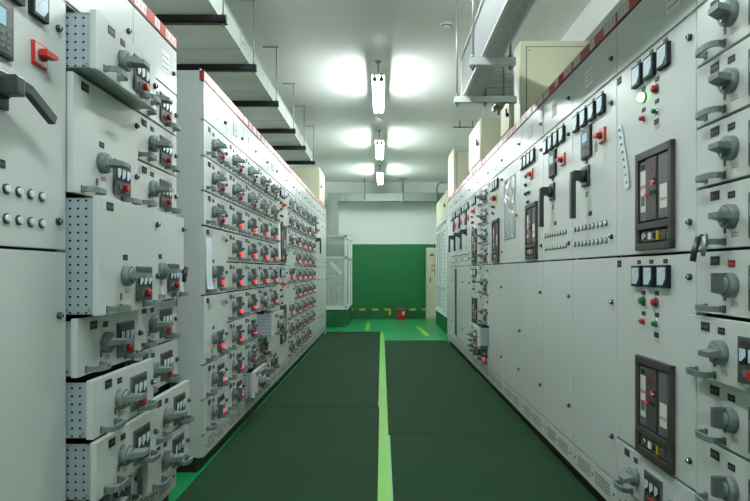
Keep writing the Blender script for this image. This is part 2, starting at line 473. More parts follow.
def base_mesh(W):
    def f():
        b = MB().box(.002, W-.002, -.004, .02, .085, .206, 'panel_paint', ch=.002)
        for (a, c) in ((.08, W/2-.03), (W/2+.03, W-.08)):
            for k in range(4): b.box(a, c, -.0052, 0, .118+k*.016, .123+k*.016, 'panel_dark')
        for x in (.035, W-.035, W/2): b.cyl((x, -.003, .145), (0, -1, 0), .007, .004, 'grey_plastic_dark', n=10)
        return b
    return cached(('bs', round(W, 3)), f, 'base_panel')
def plinth_mesh(W): return cached(('pl', round(W, 3)), lambda: MB().box(0, W, .035, .70, 0, .085, 'plinth_black'), 'plinth')
def sign_plate(w=.075, h=.07):
    def f():
        b = MB().box(-w/2, w/2, -.001, .002, -h/2, h/2, 'placard')
        for k in range(3): b.box(-w*.36, w*.36, -.0016, 0, -h*.3+k*h*.26, -h*.3+k*h*.26+.004, 'panel_mid')
        return b
    return cached(('sp', w, h), f, 'sign_plate')
def outline_sign():
    def f():
        b = MB().box(-.045, .045, -.001, .002, -.04, .04, 'panel_paint')
        for (x0, x1, z0, z1) in ((-.045, .045, .037, .04), (-.045, .045, -.04, -.037), (-.045, -.042, -.04, .04), (.042, .045, -.04, .04), (-.02, .02, -.012, -.008), (-.003, .003, -.012, .02)):
            b.box(x0, x1, -.0016, 0, z0, z1, 'panel_mid')
        return b
    return cached('os', f, 'sign_plate')

AL, AR = 1.023, 1.046
def cabinet(side, ya, yb, label, group, top=True, sign='outline'):
    W = yb-ya
    if side == 'L': c = empty('switchgear_cabinet', (-AL, ya, 0), PI/2)
    else: c = empty('switchgear_cabinet', (AR, yb, 0), -PI/2)
    tag(c, label, 'electrical cabinet', group)
    obj('body', body_mesh(W), c); obj('header_strip', header_mesh(W), c)['label'] = 'red header strip with pale placards'
    obj('base_panel', base_mesh(W), c); obj('plinth', plinth_mesh(W), c)['label'] = 'black recessed plinth'
    if top:
        d = blank_panel(c, 0, 2.019, W, .217, 'top_door', [(W-.05, 2.11)])
        if sign == 'outline': put(d, 'sign_plate', outline_sign(), W*.47, 2.125)
        elif sign == 'paper': put(d, 'sign_plate', sign_plate(.10, .085), W*.42, 2.125)
        elif sign == 'right': put(d, 'sign_plate', sign_plate(.10, .10), W-.15, 2.13)
    return c, W
def drawer_stack(c, W, rows, x0=0, z_top=2.014):
    """rows: list of (height, pulled, on, extra) from the top down"""
    z = z_top
    for i, r in enumerate(rows):
        h, p, on = r[:3]
        z -= h
        if r[3:] and r[3] == 'blank': blank_panel(c, x0, z, W, h); continue
        drawer(c, x0, z+.003, W, h-.003, p, on, glow_plate=bool(r[3:] and r[3] == 'glow'), lit=(r[4] if len(r) > 4 else None))

def feeder(side, ya, yb, label, group, dx=.37, on=True, big=True, sign='outline', haskeys=False):
    """cabinet with four meters, relay display, red key switch, black isolator handle, two rows of white knobs"""
    c, W = cabinet(side, ya, yb, label, group, sign=sign)
    d = blank_panel(c, 0, 1.215, W, .798, 'door', [(W-.05, 1.91), (W-.05, 1.305)])
    k = W/.59
    for o in (.160, .275, .390, .505):
        put(d, 'panel_meter', meter(), W-o*k, 1.933); put(d, 'name_plate', name_plate(.03, .016), W-o*k, 1.988)
    put(d, 'relay_display', relay_display(), W-(dx-.01 if dx > .35 else .345)*k, 1.80)
    put(d, 'key_switch', key_switch(), W-(.155 if dx > .35 else .150)*k, 1.788)['label'] = 'red key switch on square plate'
    if haskeys: put(d, 'keys', keys(), W-.155*k, 1.788)
    put(d, 'name_plate', name_plate(.035, .022), W-dx*k, 1.706)
    put(d, 'isolator_handle', big_handle(on), W-dx*k, 1.632)['label'] = 'black isolator handle'
    put(d, 'status_label', cached('gl', lambda: MB().box(-.014, .014, -.002, .002, -.013, .013, 'green_button'), 'status_label'), W-dx*k, 1.54)['label'] = 'small green label'
    put(d, 'name_plate', name_plate(.045, .022), W-.32*k, 1.437)
    for r in (1.372, 1.292):
        for q in range(9): put(d, 'terminal_knob', small_indicator(), W-((.135 if dx < .36 and not on else .118)+q*.053)*k, r)
    blank_panel(c, 0, .212, W, 1.0, 'door', [(W-.045, 1.01), (W-.045, .405)])
    return c, W

def breaker_door(c, W, kind, z_m, z_b, zb0, zb1, nm=3):
    """door with meters, lamps and buttons over a circuit breaker"""
    k = W/.64
    d = blank_panel(c, 0, zb0, W, zb1-zb0, 'door', [(W-.035, z_m), (W-.035, z_b-.11)])
    o_ = .03 if kind.startswith('lamps') else 0
    xs = (.192+o_, .297+o_, .407+o_) if nm == 3 else (.07, .177, .287, .397)
    for x in xs:
        put(d, 'panel_meter', meter(), x*k, z_m); put(d, 'name_plate', name_plate(.03, .016), x*k, z_m+.056)
    put(d, 'name_plate', name_plate(.04, .03), .03*k, zb1-.030)
    put(d, 'circuit_breaker', breaker(), (.345+o_*.6)*k, z_b, scale=(.93, 1, 1))['label'] = 'circuit breaker in a dark frame'
    if kind == 'lamps':
        put(d, 'indicator_lamp', push_button('green_lit', .017), .262*k, z_m-.098)['label'] = 'lit green indicator lamp'
        put(d, 'push_button', push_button('red_button', .014), .367*k, z_m-.098)
        put(d, 'push_button', push_button('red_button', .010, 'chrome'), .262*k, z_m-.182)
        put(d, 'push_button', push_button('green_button', .010, 'chrome'), .367*k, z_m-.182)
    elif kind == 'lamps_off':
        put(d, 'push_button', push_button('green_button', .014), .262*k, z_m-.098)
        put(d, 'push_button', push_button('red_button', .014), .367*k, z_m-.098)
        put(d, 'push_button', push_button('red_button', .010, 'chrome'), .262*k, z_m-.180)
        put(d, 'push_button', push_button('green_button', .010, 'chrome'), .367*k, z_m-.180)
    elif kind == 'switch':
        put(d, 'push_button', push_button('green_button', .014), .18*k, z_m-.105)
        put(d, 'key_switch', key_switch(), .34*k, z_m-.115)['label'] = 'red key switch on square plate'
        for (x, z) in ((.18, z_m-.17), (.18, z_m-.235), (.27, z_m-.235), (.25, z_m-.30)): put(d, 'push_button', push_button('ink', .011, 'grey_plastic'), x*k, z)
    elif kind == 'estop':
        put(d, 'push_button', push_button('green_button', .014), .17*k, z_m-.105)
        put(d, 'emergency_stop', cached('es', lambda: MB().box(-.04, .04, -.004, .002, -.04, .04, 'yellow').cyl((-.005, -.002, 0), (0, -1, 0), .018, .02, 'red_plastic', n=18).cyl((-.005, -.02, 0), (0, -1, 0), .028, .014, 'red_plastic', n=22, ch=.004), 'emergency_stop'), .33*k, z_m-.125)['label'] = 'red stop button on yellow plate'
        for (x, z) in ((.19, z_m-.185), (.28, z_m-.20), (.22, z_m-.25)): put(d, 'push_button', push_button('ink', .011, 'grey_plastic'), x*k, z)
    if kind.startswith('lamps'):
        for (x, z) in ((.262, z_m-.066), (.372, z_m-.064), (.262, z_m-.148), (.372, z_m-.146)): put(d, 'name_plate', name_plate(.03, .016), x*k, z)
        put(d, 'name_plate', name_plate(.034, .018), .367*k, z_m-.222); put(d, 'warning_note', red_note(), .375*k, z_m-.245)
    return d

# ------------------------------------------------------------------ left side, near block of three
GL1, GL2 = 'cabinets of the near left block', 'cabinets of the long left row'
feeder('L', 1.245, 1.84, 'grey cabinet at the left edge with slanting black handle and white round knobs', GL1, dx=.345, on=False)
c, W = cabinet('L', 1.84, 2.335, 'grey cabinet of drawers next to the slanting black handle, several drawers pulled forward', GL1, sign='none')
drawer_stack(c, W, [(.2, .095, False), (.4, .020, False), (.4, .104, False), (.2, .034, False), (.2, .084, False), (.2, .096, False), (.178, .02, False)], z_top=1.998)
c, W = cabinet('L', 2.335, 2.83, 'grey cabinet of drawers at the gap end of the near left block', GL1, sign='right')
drawer_stack(c, W, [(.2, 0, False), (.2, 0, False), (.2, 0, False), (.4, .036, False), (.2, 0, False), (.2, .004, False), (.2, .064, False), (.194, .058, False)])

# ------------------------------------------------------------------ left side, long row
def rnd_on(pr): return random.random() < pr
bounds = [3.26, 3.74, 4.19, 4.64, 5.09, 5.55]
c, W = cabinet('L', 3.26, 3.74, 'first grey drawer cabinet of the long left row, white sheet hanging on it', GL2)
obj('lifting_eye', MB().path([(.12+.022*math.cos(a), .05, 2.30+.022+.022*math.sin(a)) for a in [PI*2*k/14-PI/2 for k in range(15)]], .005, 0, 'steel', up=(0, 1, 0), rnd=1, n=8).box(.105, .135, .035, .065, 2.294, 2.304, 'steel'), c)
drawer_stack(c, W, [(.205, 0, False), (.2, 0, False), (.2, 0, False), (.4, 0, True), (.4, 0, True), (.2, 0, True), (.2, 0, True)])
lbls = ['drawer cabinet in the long left row right behind the hanging sheet',
        'drawer cabinet in the long left row, lowest drawer sticking out',
        'drawer cabinet in the long left row, knee high drawer far out',
        'drawer cabinet in the long left row just before the framed breakers']
for i in range(4):
    c, W = cabinet('L', bounds[i+1], bounds[i+2], 'grey '+lbls[i], GL2)
    rows = []
    for r in range(9):
        h = .205 if r == 0 else (.197 if r == 8 else .2)
        on = r >= 2 and rnd_on(.93); p = 0
        if i == 1 and r == 8: p = .08; on = False
        if i == 2 and r == 6: p = .14; on = False
        if i == 3 and r == 7: rows.append((h, 0, False, 'blank')); continue
        rows.append((h, p, on))
    drawer_stack(c, W, rows)
c, W = cabinet('L', 5.55, 6.10, 'grey cabinet in mid long left row with two dark framed breakers', GL2)
breaker_door(c, W, 'switch', 1.938, 1.43, 1.215, 2.012)
breaker_door(c, W, 'switch', 1.13, .61, .212, 1.21)
lb2 = ['first column past the two framed breakers', 'second column past the framed breakers', 'third column past the framed breakers',
       'fourth column past the framed breakers', 'last drawers before the far black handle']
for i in range(5):
    a = 6.10+i*.49
    c, W = cabinet('L', a, a+.49, 'grey drawer cabinet in the long left row, '+lb2[i], GL2)
    if i == 0:
        drawer_stack(c, W, [(.205, 0, False), (.2, 0, False), (.2, 0, False), (.4, 0, True), (.4, 0, True), (.2, 0, True), (.2, 0, True)])
    else:
        rows = []
        for r in range(9):
            h = .205 if r == 0 else (.197 if r == 8 else .2)
            on = r >= 2 and rnd_on(.9)
            if r == 1 and i == 3: on = True
            if i == 4 and r == 8: rows.append((h, 0, False, 'blank')); continue
            rows.append((h, 0, on))
        drawer_stack(c, W, rows)
feeder('L', 8.55, 9.15, 'grey cabinet near the far end of the left row with black handle hanging down', GL2)
for (a, b, l) in ((9.15, 9.75, 'plain light grey cabinet, last but one at the far end of the left row'), (9.75, 10.38, 'plain light grey cabinet closing the far end of the left row near the mesh cage')):
    c, W = cabinet('L', a, b, l, GL2)
    blank_panel(c, 0, 1.215, W, .798, 'door', [(W-.05, 1.9), (W-.05, 1.3)])
    blank_panel(c, 0, .212, W, 1.0, 'door', [(W-.06, 1.01), (W-.06, .405)])

# ------------------------------------------------------------------ right row
GR = 'cabinets of the right row'
c, W = cabinet('R', 1.39, 1.89, 'grey drawer cabinet at the right edge with large grey rotary switches', GR, sign='none')
drawer_stack(c, W, [(.197, 0, False), (.2, 0, False), (.2, 0, False), (.203, 0, False), (.205, 0, True, 'glow', False), (.2, .03, False), (.2, 0, True, '', False), (.205, 0, True, '', False), (.19, 0, False)])
c, W = cabinet('R', 1.89, 2.53, 'grey cabinet on the right with lit green lamp and two dark framed breakers', GR, sign='right')
breaker_door(c, W, 'lamps', 1.938, 1.425, 1.215, 2.012)
breaker_door(c, W, 'lamps_off', 1.13, .62, .418, 1.211)
drawer(c, 0, .214, .50, .198, 0, False)
blank_panel(c, .50, .214, W-.50, .198)
feeder('R', 2.53, 3.12, 'grey cabinet on the right with black handle and keys on its red switch', GR, sign='paper', haskeys=True)
feeder('R', 3.12, 3.68, 'grey cabinet on the right with black handle, behind the one holding keys', GR, sign='paper')
c, W = cabinet('R', 3.68, 4.27, 'grey cabinet on the right with four meters above red switch and framed breaker', GR, sign='outline')
breaker_door(c, W, 'switch', 1.938, 1.425, 1.215, 2.012, nm=4)
blank_panel(c, 0, .212, W, 1.0, 'door', [(W-.06, 1.01), (W-.06, .405)])
c, W = cabinet('R', 4.27, 4.90, 'light grey cabinet on the right with tall crinkled viewing pane in its upper door', GR)
d = blank_panel(c, 0, 1.215, W, .798, 'door')
wp = MB().box(-.187, .187, -.003, .002, -.245, .245, 'crinkled_glass')
for (x0, x1, z0, z1) in ((-.193, .193, .243, .250), (-.193, .193, -.250, -.243), (-.193, -.187, -.25, .25), (.187, .193, -.25, .25)): wp.box(x0, x1, -.004, .002, z0, z1, 'panel_mid')
put(d, 'viewing_pane', wp, .25, 1.66)['label'] = 'tall glossy crinkled pane'
put(d, 'door_knob', cached('gk', lambda: MB().cyl((0, .002, 0), (0, -1, 0), .014, .010, 'chrome', n=16).cyl((0, -.008, 0), (0, -1, 0), .010, .014, 'brass', n=16), 'door_knob'), .515, 1.58)['label'] = 'small brass knob'
d = blank_panel(c, 0, .212, W, 1.0, 'door', [(W-.06, .405), (W-.03, .70)])
tx = MB().box(.125, .40, -.0006, .001, .76, 1.09, 'panel_paint')
random.seed(3)
for r in range(7):
    for q in range(5):
        x = .14+q*.05; z = 1.06-r*.045
        if r == 6 and q > 2: continue
        tx.box(x, x+.026, -.001, .001, z, z+.003, 'red_ink').box(x+.010, x+.013, -.001, .001, z-.010, z+.014, 'red_ink').box(x+.002, x+.022, -.001, .001, z-.009+random.random()*.004, z-.006, 'red_ink')
put(d, 'notice_text', tx, 0, .0).location.z = -.212
c, W = cabinet('R', 4.90, 5.54, 'grey cabinet on the right with red stop button on a yellow plate', GR)
breaker_door(c, W, 'estop', 1.938, 1.425, 1.215, 2.012)
blank_panel(c, 0, .212, W, 1.0, 'door', [(W-.06, 1.01), (W-.06, .405)])
c, W = cabinet('R', 5.54, 6.12, 'grey drawer cabinet in mid right row, low drawer sticking out over a red light', GR)
drawer_stack(c, .49, [(.2, 0, False), (.2, 0, False), (.2, 0, False), (.2, 0, False), (.31, 0, False), (.3, 0, False), (.2, .10, False), (.197, 0, True)], x0=.045)
c, W = cabinet('R', 6.12, 6.72, 'grey breaker cabinet in the right row just behind the middle drawer column', GR)
breaker_door(c, W, 'switch', 1.938, 1.425, 1.215, 2.012)
breaker_door(c, W, 'lamps_off', 1.13, .66, .418, 1.211)
drawer(c, .02, .214, .50, .198, 0, False)
lr = ['light grey lever cabinet of the right row directly behind the far breaker cabinet', 'light grey lever cabinet of the right row, middle one of three far ones',
      'light grey lever cabinet of the right row with dark upright slot below its handle']
for i in range(3):
    a = 6.72+i*.595
    c, W = feeder('R', a, a+.595, lr[i], GR, dx=.30)
    if i == 2:
        sl = MB().box(.385, .545, -.012, .0, .25, 1.18, 'panel_inner')
        for k in range(30): sl.box(.39, .54, -.014, -.01, .27+k*.03, .275+k*.03, 'ink')
        obj('vent_slot', sl, c)['label'] = 'dark upright slotted strip'
c, W = cabinet('R', 8.505, 9.1, 'plain light grey cabinet closing the far end of the right row', GR)
blank_panel(c, 0, 1.215, W, .798, 'door', [(W-.05, 1.9), (W-.05, 1.3)])
blank_panel(c, 0, .212, W, 1.0, 'door', [(W-.06, 1.01), (W-.06, .405)])

# ------------------------------------------------------------------ loose bits on the cabinets
def sheet(pts, w, m, n=10):
    """wavy paper hanging: pts centre line (top to bottom), w along Y; on plane X"""
    b = MB(); vs = []
    for (x, y, z) in pts:
        vs += [(x, y-w/2, z), (x, y+w/2, z)]
    k = len(pts)
    vs2 = [(x+(.0012 if x < 0 else -.0012), y, z) for x, y, z in vs]
    fs = [(2*i, 2*i+1, 2*i+3, 2*i+2) for i in range(k-1)]
    o = 2*k
    fs += [(o+2*i, o+2*i+2, o+2*i+3, o+2*i+1) for i in range(k-1)]
    fs += [(0, o, o+1, 1), (2*k-2, 2*k-1, o+2*k-1, o+2*k-2)]
    fs += [(2*i, 2*i+2, o+2*i+2, o+2*i) for i in range(k-1)]+[(2*i+1, o+2*i+1, o+2*i+3, 2*i+3) for i in range(k-1)]
    return b.add(vs+vs2, fs, m, False)
XL, XR = -AL+.0075, AR-.0075
s1 = sheet([(XL+.0005, 3.34, 1.345), (XL+.004, 3.338, 1.27), (XL+.002, 3.342, 1.18), (XL+.006, 3.338, 1.10), (XL+.010, 3.34, 1.055), (XL+.015, 3.342, 1.045)], .11, 'paper')
tag(obj('paper_sheet', s1), 'long white paper sheet hanging on the first cabinet of the long left row', 'paper')
s2 = sheet([(XL+.0005, 5.635, 1.62), (XL+.004, 5.635, 1.50), (XL+.003, 5.635, 1.38), (XL+.008, 5.635, 1.26)], .11, 'paper')
tag(obj('paper_sheet', s2), 'white paper sheet beside the upper breaker in the middle of the left row', 'paper')
s3 = sheet([(XR-.0005, 2.495, 1.785), (XR-.002, 2.465, 1.70), (XR-.003, 2.43, 1.60), (XR-.006, 2.405, 1.50)], .045, 'paper')
for k in range(8):
    t = k/7; y = 2.49-.08*t; z = 1.765-.24*t
    s3.box(XR-.0079, XR-.0015, y-.006, y+.005, z-.006, z+.004, 'grey_plastic')
tag(obj('paper_strip', s3), 'slim slanting paper strip on the right breaker cabinet, left of its upper breaker', 'paper')
def tool(y, z, x, side, lean, label):
    b = MB(); dx = .018*side
    b.cyl((x, y, z-.02), (dx, lean, 1), .010, .075, 'black_plastic', n=14, ch=.003)
    b.path([(x-dx*.2, y-lean*.02, z-.02), (x-dx, y-lean*.1, z-.09), (x-dx, y-lean*.12, z-.13)], .0045, 0, 'steel', rnd=1, n=8)
    tag(obj('hand_tool', b), label, 'tool')
tool(2.665, 1.12, -.925, 1, .40, 'black gripped tool standing on a pull handle of the near left block')
b = MB()
b.path([(.955, 1.755, 1.180), (.962, 1.757, 1.215), (.975, 1.76, 1.252)], .0095, 0, 'black_plastic', rnd=1, n=12)
b.path([(.975, 1.735, 1.195), (.978, 1.735, 1.225), (.985, 1.735, 1.258)], .0065, 0, 'steel', rnd=1, n=8)
b.path([(.975, 1.76, 1.252), (.982, 1.75, 1.264), (.985, 1.735, 1.258)], .006, 0, 'steel', rnd=1, n=8)
tag(obj('pliers', b), 'black gripped pliers hung over a pull handle on the right edge drawer cabinet', 'tool')

# ------------------------------------------------------------------ cupboards standing on the rows
def box_cabinet(x0, x1, y0, y1, z0, z1, label, front, grp='beige cupboards standing on the cabinet rows'):
    c = empty('wall_box', ((x0+x1)/2, (y0+y1)/2, z0)); c.name = 'terminal_box'
    tag(c, label, 'electrical box', grp)
    X, Y, H = (x1-x0)/2, (y1-y0)/2, z1-z0
    obj('body', MB().box(-X, X, -Y, Y, 0, H, 'beige_paint', ch=.004), c)
    if front == 'near':
        obj('door', MB().box(-X+.044, X-.034, -Y-.003, -Y+.004, .034, H-.044, 'panel_dark').box(-X+.05, X-.04, -Y-.008, -Y+.005, .04, H-.05, 'beige_paint', ch=.003).cyl((-X+.07, -Y-.007, H-.075), (0, -1, 0), .006, .002, 'ink', n=10), c)
    else:
        s = -1 if front == 'left' else 1
        xx = s*X
        d = obj('door', MB().box(min(xx-.004*s, xx+.010*s), max(xx-.004*s, xx+.010*s), -Y+.015, Y-.015, .03, H-.02, 'beige_paint', ch=.003), c)
        obj('lock', MB().cyl((xx+.009*s, -Y+.25*Y, H*.45), (s, 0, 0), .016, .02, 'bezel', n=14).box(min(xx+.022*s, xx+.032*s), max(xx+.022*s, xx+.032*s), -Y+.18*Y, -Y+.32*Y, H*.45-.008, H*.45+.05, 'bezel'), d)
    return c
box_cabinet(1.055, 1.62, 4.36, 4.56, 2.299, 2.908, 'wide beige box on top of the right row behind the hanging finned duct', 'near')
box_cabinet(1.06, 1.55, 4.70, 5.06, 2.299, 2.63, 'low beige box on the right row tucked behind the widest one', 'left')
box_cabinet(1.045, 1.60, 6.05, 6.82, 2.299, 2.775, 'beige box on the right row with dark latch on its aisle door', 'left')
box_cabinet(1.055, 1.60, 8.42, 9.09, 2.299, 2.965, 'farthest beige box standing on the right row', 'near')
box_cabinet(-1.66, -1.04, 9.50, 10.30, 2.299, 2.87, 'beige box standing on the far end of the left row', 'right')

# ------------------------------------------------------------------ left overhead duct with its hangers
du = MB().box(-1.95, -1.045, -3.9, 8.56, 2.785, 2.79, 'duct_under_lit').box(-1.95, -1.045, -3.9, 8.56, 2.79, 2.925, 'galv').box(-1.95, -1.040, -3.9, 8.56, 2.920, 2.932, 'galv')
y = 2.2
while y < 8.5:
    du.box(-1.951, -1.042, y, y+.012, 2.783, 2.93, 'galv'); y += 1.0
for (yy, zz) in ((4.25, 2.85), (5.95, 2.84), (4.3, 2.87)):
    du.box(-1.0445, -1.043, yy, yy+.05, zz, zz+.012, 'brass')
tag(obj('cable_duct', du), 'wide flat grey sheet metal duct hung under the ceiling along the left row', 'duct')
for k, y in enumerate((2.69, 3.66, 4.53, 5.50, 6.57, 7.47, 8.49)):
    h = empty('trapeze_hanger', (-1.018, y, 2.735))
    wh = ['nearest, over the near block', 'over the gap between the left blocks', 'over the first drawers of the long row', 'third from its far end group', 'third last before the duct ends', 'last but one before the duct ends', 'at the far end of the duct']
    tag(h, 'black hanger bar under the left flat duct, '+['nearest one above the near drawers', 'above the gap between the two left blocks', 'just behind the gap, by the lifting eye', 'fourth last before the duct end', 'third last before the duct end', 'second last before the duct end', 'right at the duct end'][k], 'hanger', 'hangers of the left duct')
    obj('crossbar', MB().box(-1.0, .025, -.024, .024, 0, .006, 'bar_black').box(-1.0, .025, -.024, -.018, 0, .048, 'bar_black').cyl((.020, -.025, .024), (1, 0, 0), .022, .008, 'bar_black', n=14), h)
    for xx in (.0, -.975): obj('rod', MB().cyl((xx, 0, -.02), (0, 0, 1), .005, RZ-2.735+.02, 'steel', n=8).cyl((xx, 0, .048), (0, 0, 1), .012, .012, 'steel', n=8), h)
    obj('ceiling_anchor', MB().box(-.13, .02, -.008, .008, RZ-2.735-.008, RZ-2.735, 'steel'), h)

# ------------------------------------------------------------------ right overhead busway
bw = empty('busway', (.673, 0, 2.458)); tag(bw, 'grey overhead busbar trunking with punched flat underside, hanging above the right side of the aisle', 'busway')
ch = MB().box(-.055, .055, -3.9, 4.39, 0, .006, 'tray_grey').box(-.058, -.052, -3.9, 4.39, -.004, .32, 'tray_side_dimmed').box(.052, .058, -3.9, 4.39, -.004, .32, 'tray_grey').box(-.055, .055, -3.9, 4.39, .31, .32, 'tray_grey')
ch.box(-.070, -.050, -3.9, 4.41, -.006, .004, 'alu').box(-.070, -.050, -3.9, 4.41, .318, .328, 'alu').box(.05, .066, -3.9, 4.41, -.006, .004, 'alu')
obj('trunking', ch, bw)
holes = MB()
y = 2.60
while y < 4.3:
    for x in (-.022, .026): holes.cyl((x, y, .001), (0, 0, -1), .0052, .0025, 'brass', n=8)
    y += .112
obj('rivet', holes, bw)['label'] = 'pairs of small brassy fasteners on the underside'
fin = MB().box(-.05, .338, 4.42, 4.46, .02, .27, 'galv')
for k in range(15): fin.box(-.055, .338, 4.39, 4.49, .015+k*.0185, .023+k*.0185, 'alu')
fin.box(.330, .343, 4.39, 4.47, .0, .28, 'tray_grey')
obj('finned_elbow', fin, bw)['label'] = 'finned cross section leading to the cabinets'
def bw_hanger(y, x0, x1, label, rods):
    h = empty('trapeze_hanger', (x0, y, 2.393)); tag(h, label, 'hanger', 'hangers of the right busway')
    obj('crossbar', MB().box(0, x1-x0, -.022, .022, 0, .004, 'alu').box(0, x1-x0, -.024, -.020, 0, .044, 'alu').box(0, x1-x0, .020, .024, 0, .044, 'alu'), h)
    for xx in rods: obj('rod', MB().cyl((xx-x0, -.0, -.03), (0, 0, 1), .0065, RZ-2.393+.03, 'steel', n=10).cyl((xx-x0, 0, .05), (0, 0, 1), .014, .012, 'steel', n=8).cyl((xx-x0, 0, -.016), (0, 0, 1), .014, .012, 'steel', n=8), h)
bw_hanger(3.46, .530, .807, 'short galvanised bar with two rods carrying the busway, nearer one', (.552, .778))
bw_hanger(4.22, .535, .993, 'long galvanised bar with rods carrying the finned end of the busway', (.554, .898, .764))
cl = MB().box(.83, .89, 4.19, 4.25, 2.345, 2.392, 'steel').cyl((.86, 4.21, 2.30), (0, 0, 1), .010, .06, 'steel', n=10).cyl((.84, 4.19, 2.365), (1, .2, -.2), .014, .05, 'brass', n=10).box(.815, .845, 4.19, 4.24, 2.33, 2.365, 'steel')
tag(obj('beam_clamp', cl), 'small rusty clamp under the long busway hanger bar', 'clamp')

# smoke detector
sd = empty('smoke_detector', (.565, 5.0, RZ)); tag(sd, 'round white smoke detector on the ceiling left of the busway rods', 'smoke detector')
obj('base', MB().cyl((0, 0, 0), (0, 0, -1), .055, .018, 'white_plastic', n=28, ch=.003), sd)
obj('sensor_head', MB().cyl((0, 0, -.018), (0, 0, -1), .042, .022, 'white_plastic', n=24, r2=.030, ch=.004).cyl((0, 0, -.018), (0, 0, -1), .047, .004, 'panel_dark', n=24), sd)

# ------------------------------------------------------------------ lamps
def lamp(y, label):
    L = empty('ceiling_lamp', (-.04, y, 3.10)); tag(L, label, 'lamp', 'twin tube lamps along the aisle ceiling')
    obj('housing', MB().prism([(-.062, .045), (-.03, .075), (.03, .075), (.062, .045), (.065, .040), (-.065, .040)], -.60, .60, 'white_plastic', axis='y'), L)
    for x in (-.033, .033):
        obj('lamp_tube', MB().cyl((x, -.575, .0), (0, 1, 0), .019, 1.15, 'tube', n=16), L)['label'] = 'glowing white fluorescent tube'
        for yy in (-.605, .575): obj('lamp_holder', MB().cyl((x, yy, 0), (0, 1, 0), .026, .03, 'grey_plastic', n=16, ch=.004).box(x-.010, x+.010, yy, yy+.03, .0, .045, 'grey_plastic'), L)
    for yy in (-.52, .52):
        obj('suspension_rod', MB().cyl((0, yy, .07), (0, 0, 1), .009, RZ-3.10-.07-.005, 'steel', n=10).cyl((0, yy, RZ-3.10-.028), (0, 0, 1), .016, .028, 'steel', n=14, r2=.034), L)
lamp(-2.3, 'twin tube ceiling lamp behind the viewpoint, farthest back')
lamp(.6, 'twin tube ceiling lamp above the viewpoint')
lamp(3.42, 'twin tube ceiling lamp nearest overhead, above the near mats')
lamp(6.40, 'twin tube ceiling lamp, largest one in sight on the aisle ceiling')
lamp(9.30, 'twin tube ceiling lamp, middle one of the three in sight')
lamp(12.18, 'twin tube ceiling lamp, smallest one in sight close to the far wall')

# ------------------------------------------------------------------ far end of the room
fd = MB().box(-1.26, 1.68, 13.30, 13.52, 2.78, 2.965, 'galv_dark').box(-1.26, 1.68, 13.29, 13.53, 2.96, 2.972, 'galv_dark').box(-1.26, -1.03, 13.30, 13.52, 1.92, 2.78, 'galv_dark')
for x in (-.93, .44): fd.box(x, x+.02, 13.29, 13.53, 2.77, 2.975, 'galv')
tag(obj('cable_duct', fd), 'grey square duct crossing the aisle high before the white far wall, bending down at left', 'duct')
hh = empty('ceiling_bracket', (.49, 13.42, 2.76)); tag(hh, 'steel bracket with ceiling plate holding the crossing duct right of centre', 'hanger')
obj('strut', MB().box(-.025, .025, -.14, -.115, -.02, RZ-2.76, 'grey_plastic_dark').box(-.04, .04, -.145, -.11, -.03, .0, 'grey_plastic_dark'), hh)
obj('ceiling_plate', MB().box(-.10, .10, -.17, -.08, RZ-2.76-.012, RZ-2.76, 'grey_plastic_dark'), hh)
hr = MB().cyl((-.40, 13.28, 2.75), (0, 0, 1), .008, RZ-2.75, 'grey_plastic_dark', n=8).box(-.43, -.37, 13.27, 13.30, 2.75, 2.775, 'grey_plastic_dark')
tag(obj('hanger_rod', hr), 'thin rod from the ceiling to the crossing duct left of the smallest lamp', 'hanger')
pp = MB().path([(1.27, 13.262, 2.66), (1.27, 13.262, 3.06), (1.285, 13.262, 3.13), (1.32, 13.262, 3.18), (1.38, 13.262, 3.205), (2.36, 13.262, 3.21)], .020, 0, 'galv_dark', up=(0, 1, 0), rnd=1, n=12)
tag(obj('conduit_pipe', pp), 'thin grey pipe curving up beside the right end of the crossing duct', 'pipe')
br = MB().cyl((1.02, 8.2, 3.215), (1, 0, 0), .008, .40, 'grey_plastic_dark', n=8).cyl((1.12, 8.2, 3.215), (0, 0, 1), .008, RZ-3.215, 'grey_plastic_dark', n=8).cyl((1.30, 8.2, 3.215), (0, 0, 1), .008, RZ-3.215, 'grey_plastic_dark', n=8)
tag(obj('ceiling_rail', br), 'small steel rail under the ceiling above the farthest beige box', 'bracket')

# mesh cage at left
cx0, cx1, cy0, cy1, cz0, cz1 = -1.75, -.717, 11.70, 13.55, .39, 1.89
mc = empty('mesh_enclosure', ((cx0+cx1)/2, (cy0+cy1)/2, 0)); tag(mc, 'white framed mesh cage on a green plinth at the far left of the aisle', 'cage')
ox, oy = (cx0+cx1)/2, (cy0+cy1)/2
a0, a1, b0, b1 = cx0-ox, cx1-ox, cy0-oy, cy1-oy
obj('plinth', MB().box(a0, a1-.0, b0-.02, b1, 0, cz0-.02, 'curb_green', ch=.01).box(a0, a1+.01, b0-.03, b1, cz0-.03, cz0, 'wall_white'), mc)['label'] = 'green painted plinth'
fr = MB()
for (x, y) in ((a1-.055, b0), (a1-.045, b1-.04), (a0, b0), (a1-.045, (b0+b1)/2), (-.1, b0)): 
    if x == -.1: continue
    fr.box(x, x+.055, y, y+.045, cz0, cz1, 'white_frame')
for z in (cz0, 1.405, cz1-.045):
    fr.box(a0, a1, b0, b0+.04, z, z+.045, 'white_frame').box(a1-.04, a1, b0, b1, z, z+.045, 'white_frame')
fr.box(a0, a1, b0, b1, cz1-.005, cz1, 'white_frame')
obj('frame', fr, mc)['label'] = 'white frame'
obj('mesh_panel', MB().box(a0, a1-.05, b0+.018, b0+.021, cz0+.04, 1.41, 'perf_mesh'), mc)['label'] = 'white perforated sheet'
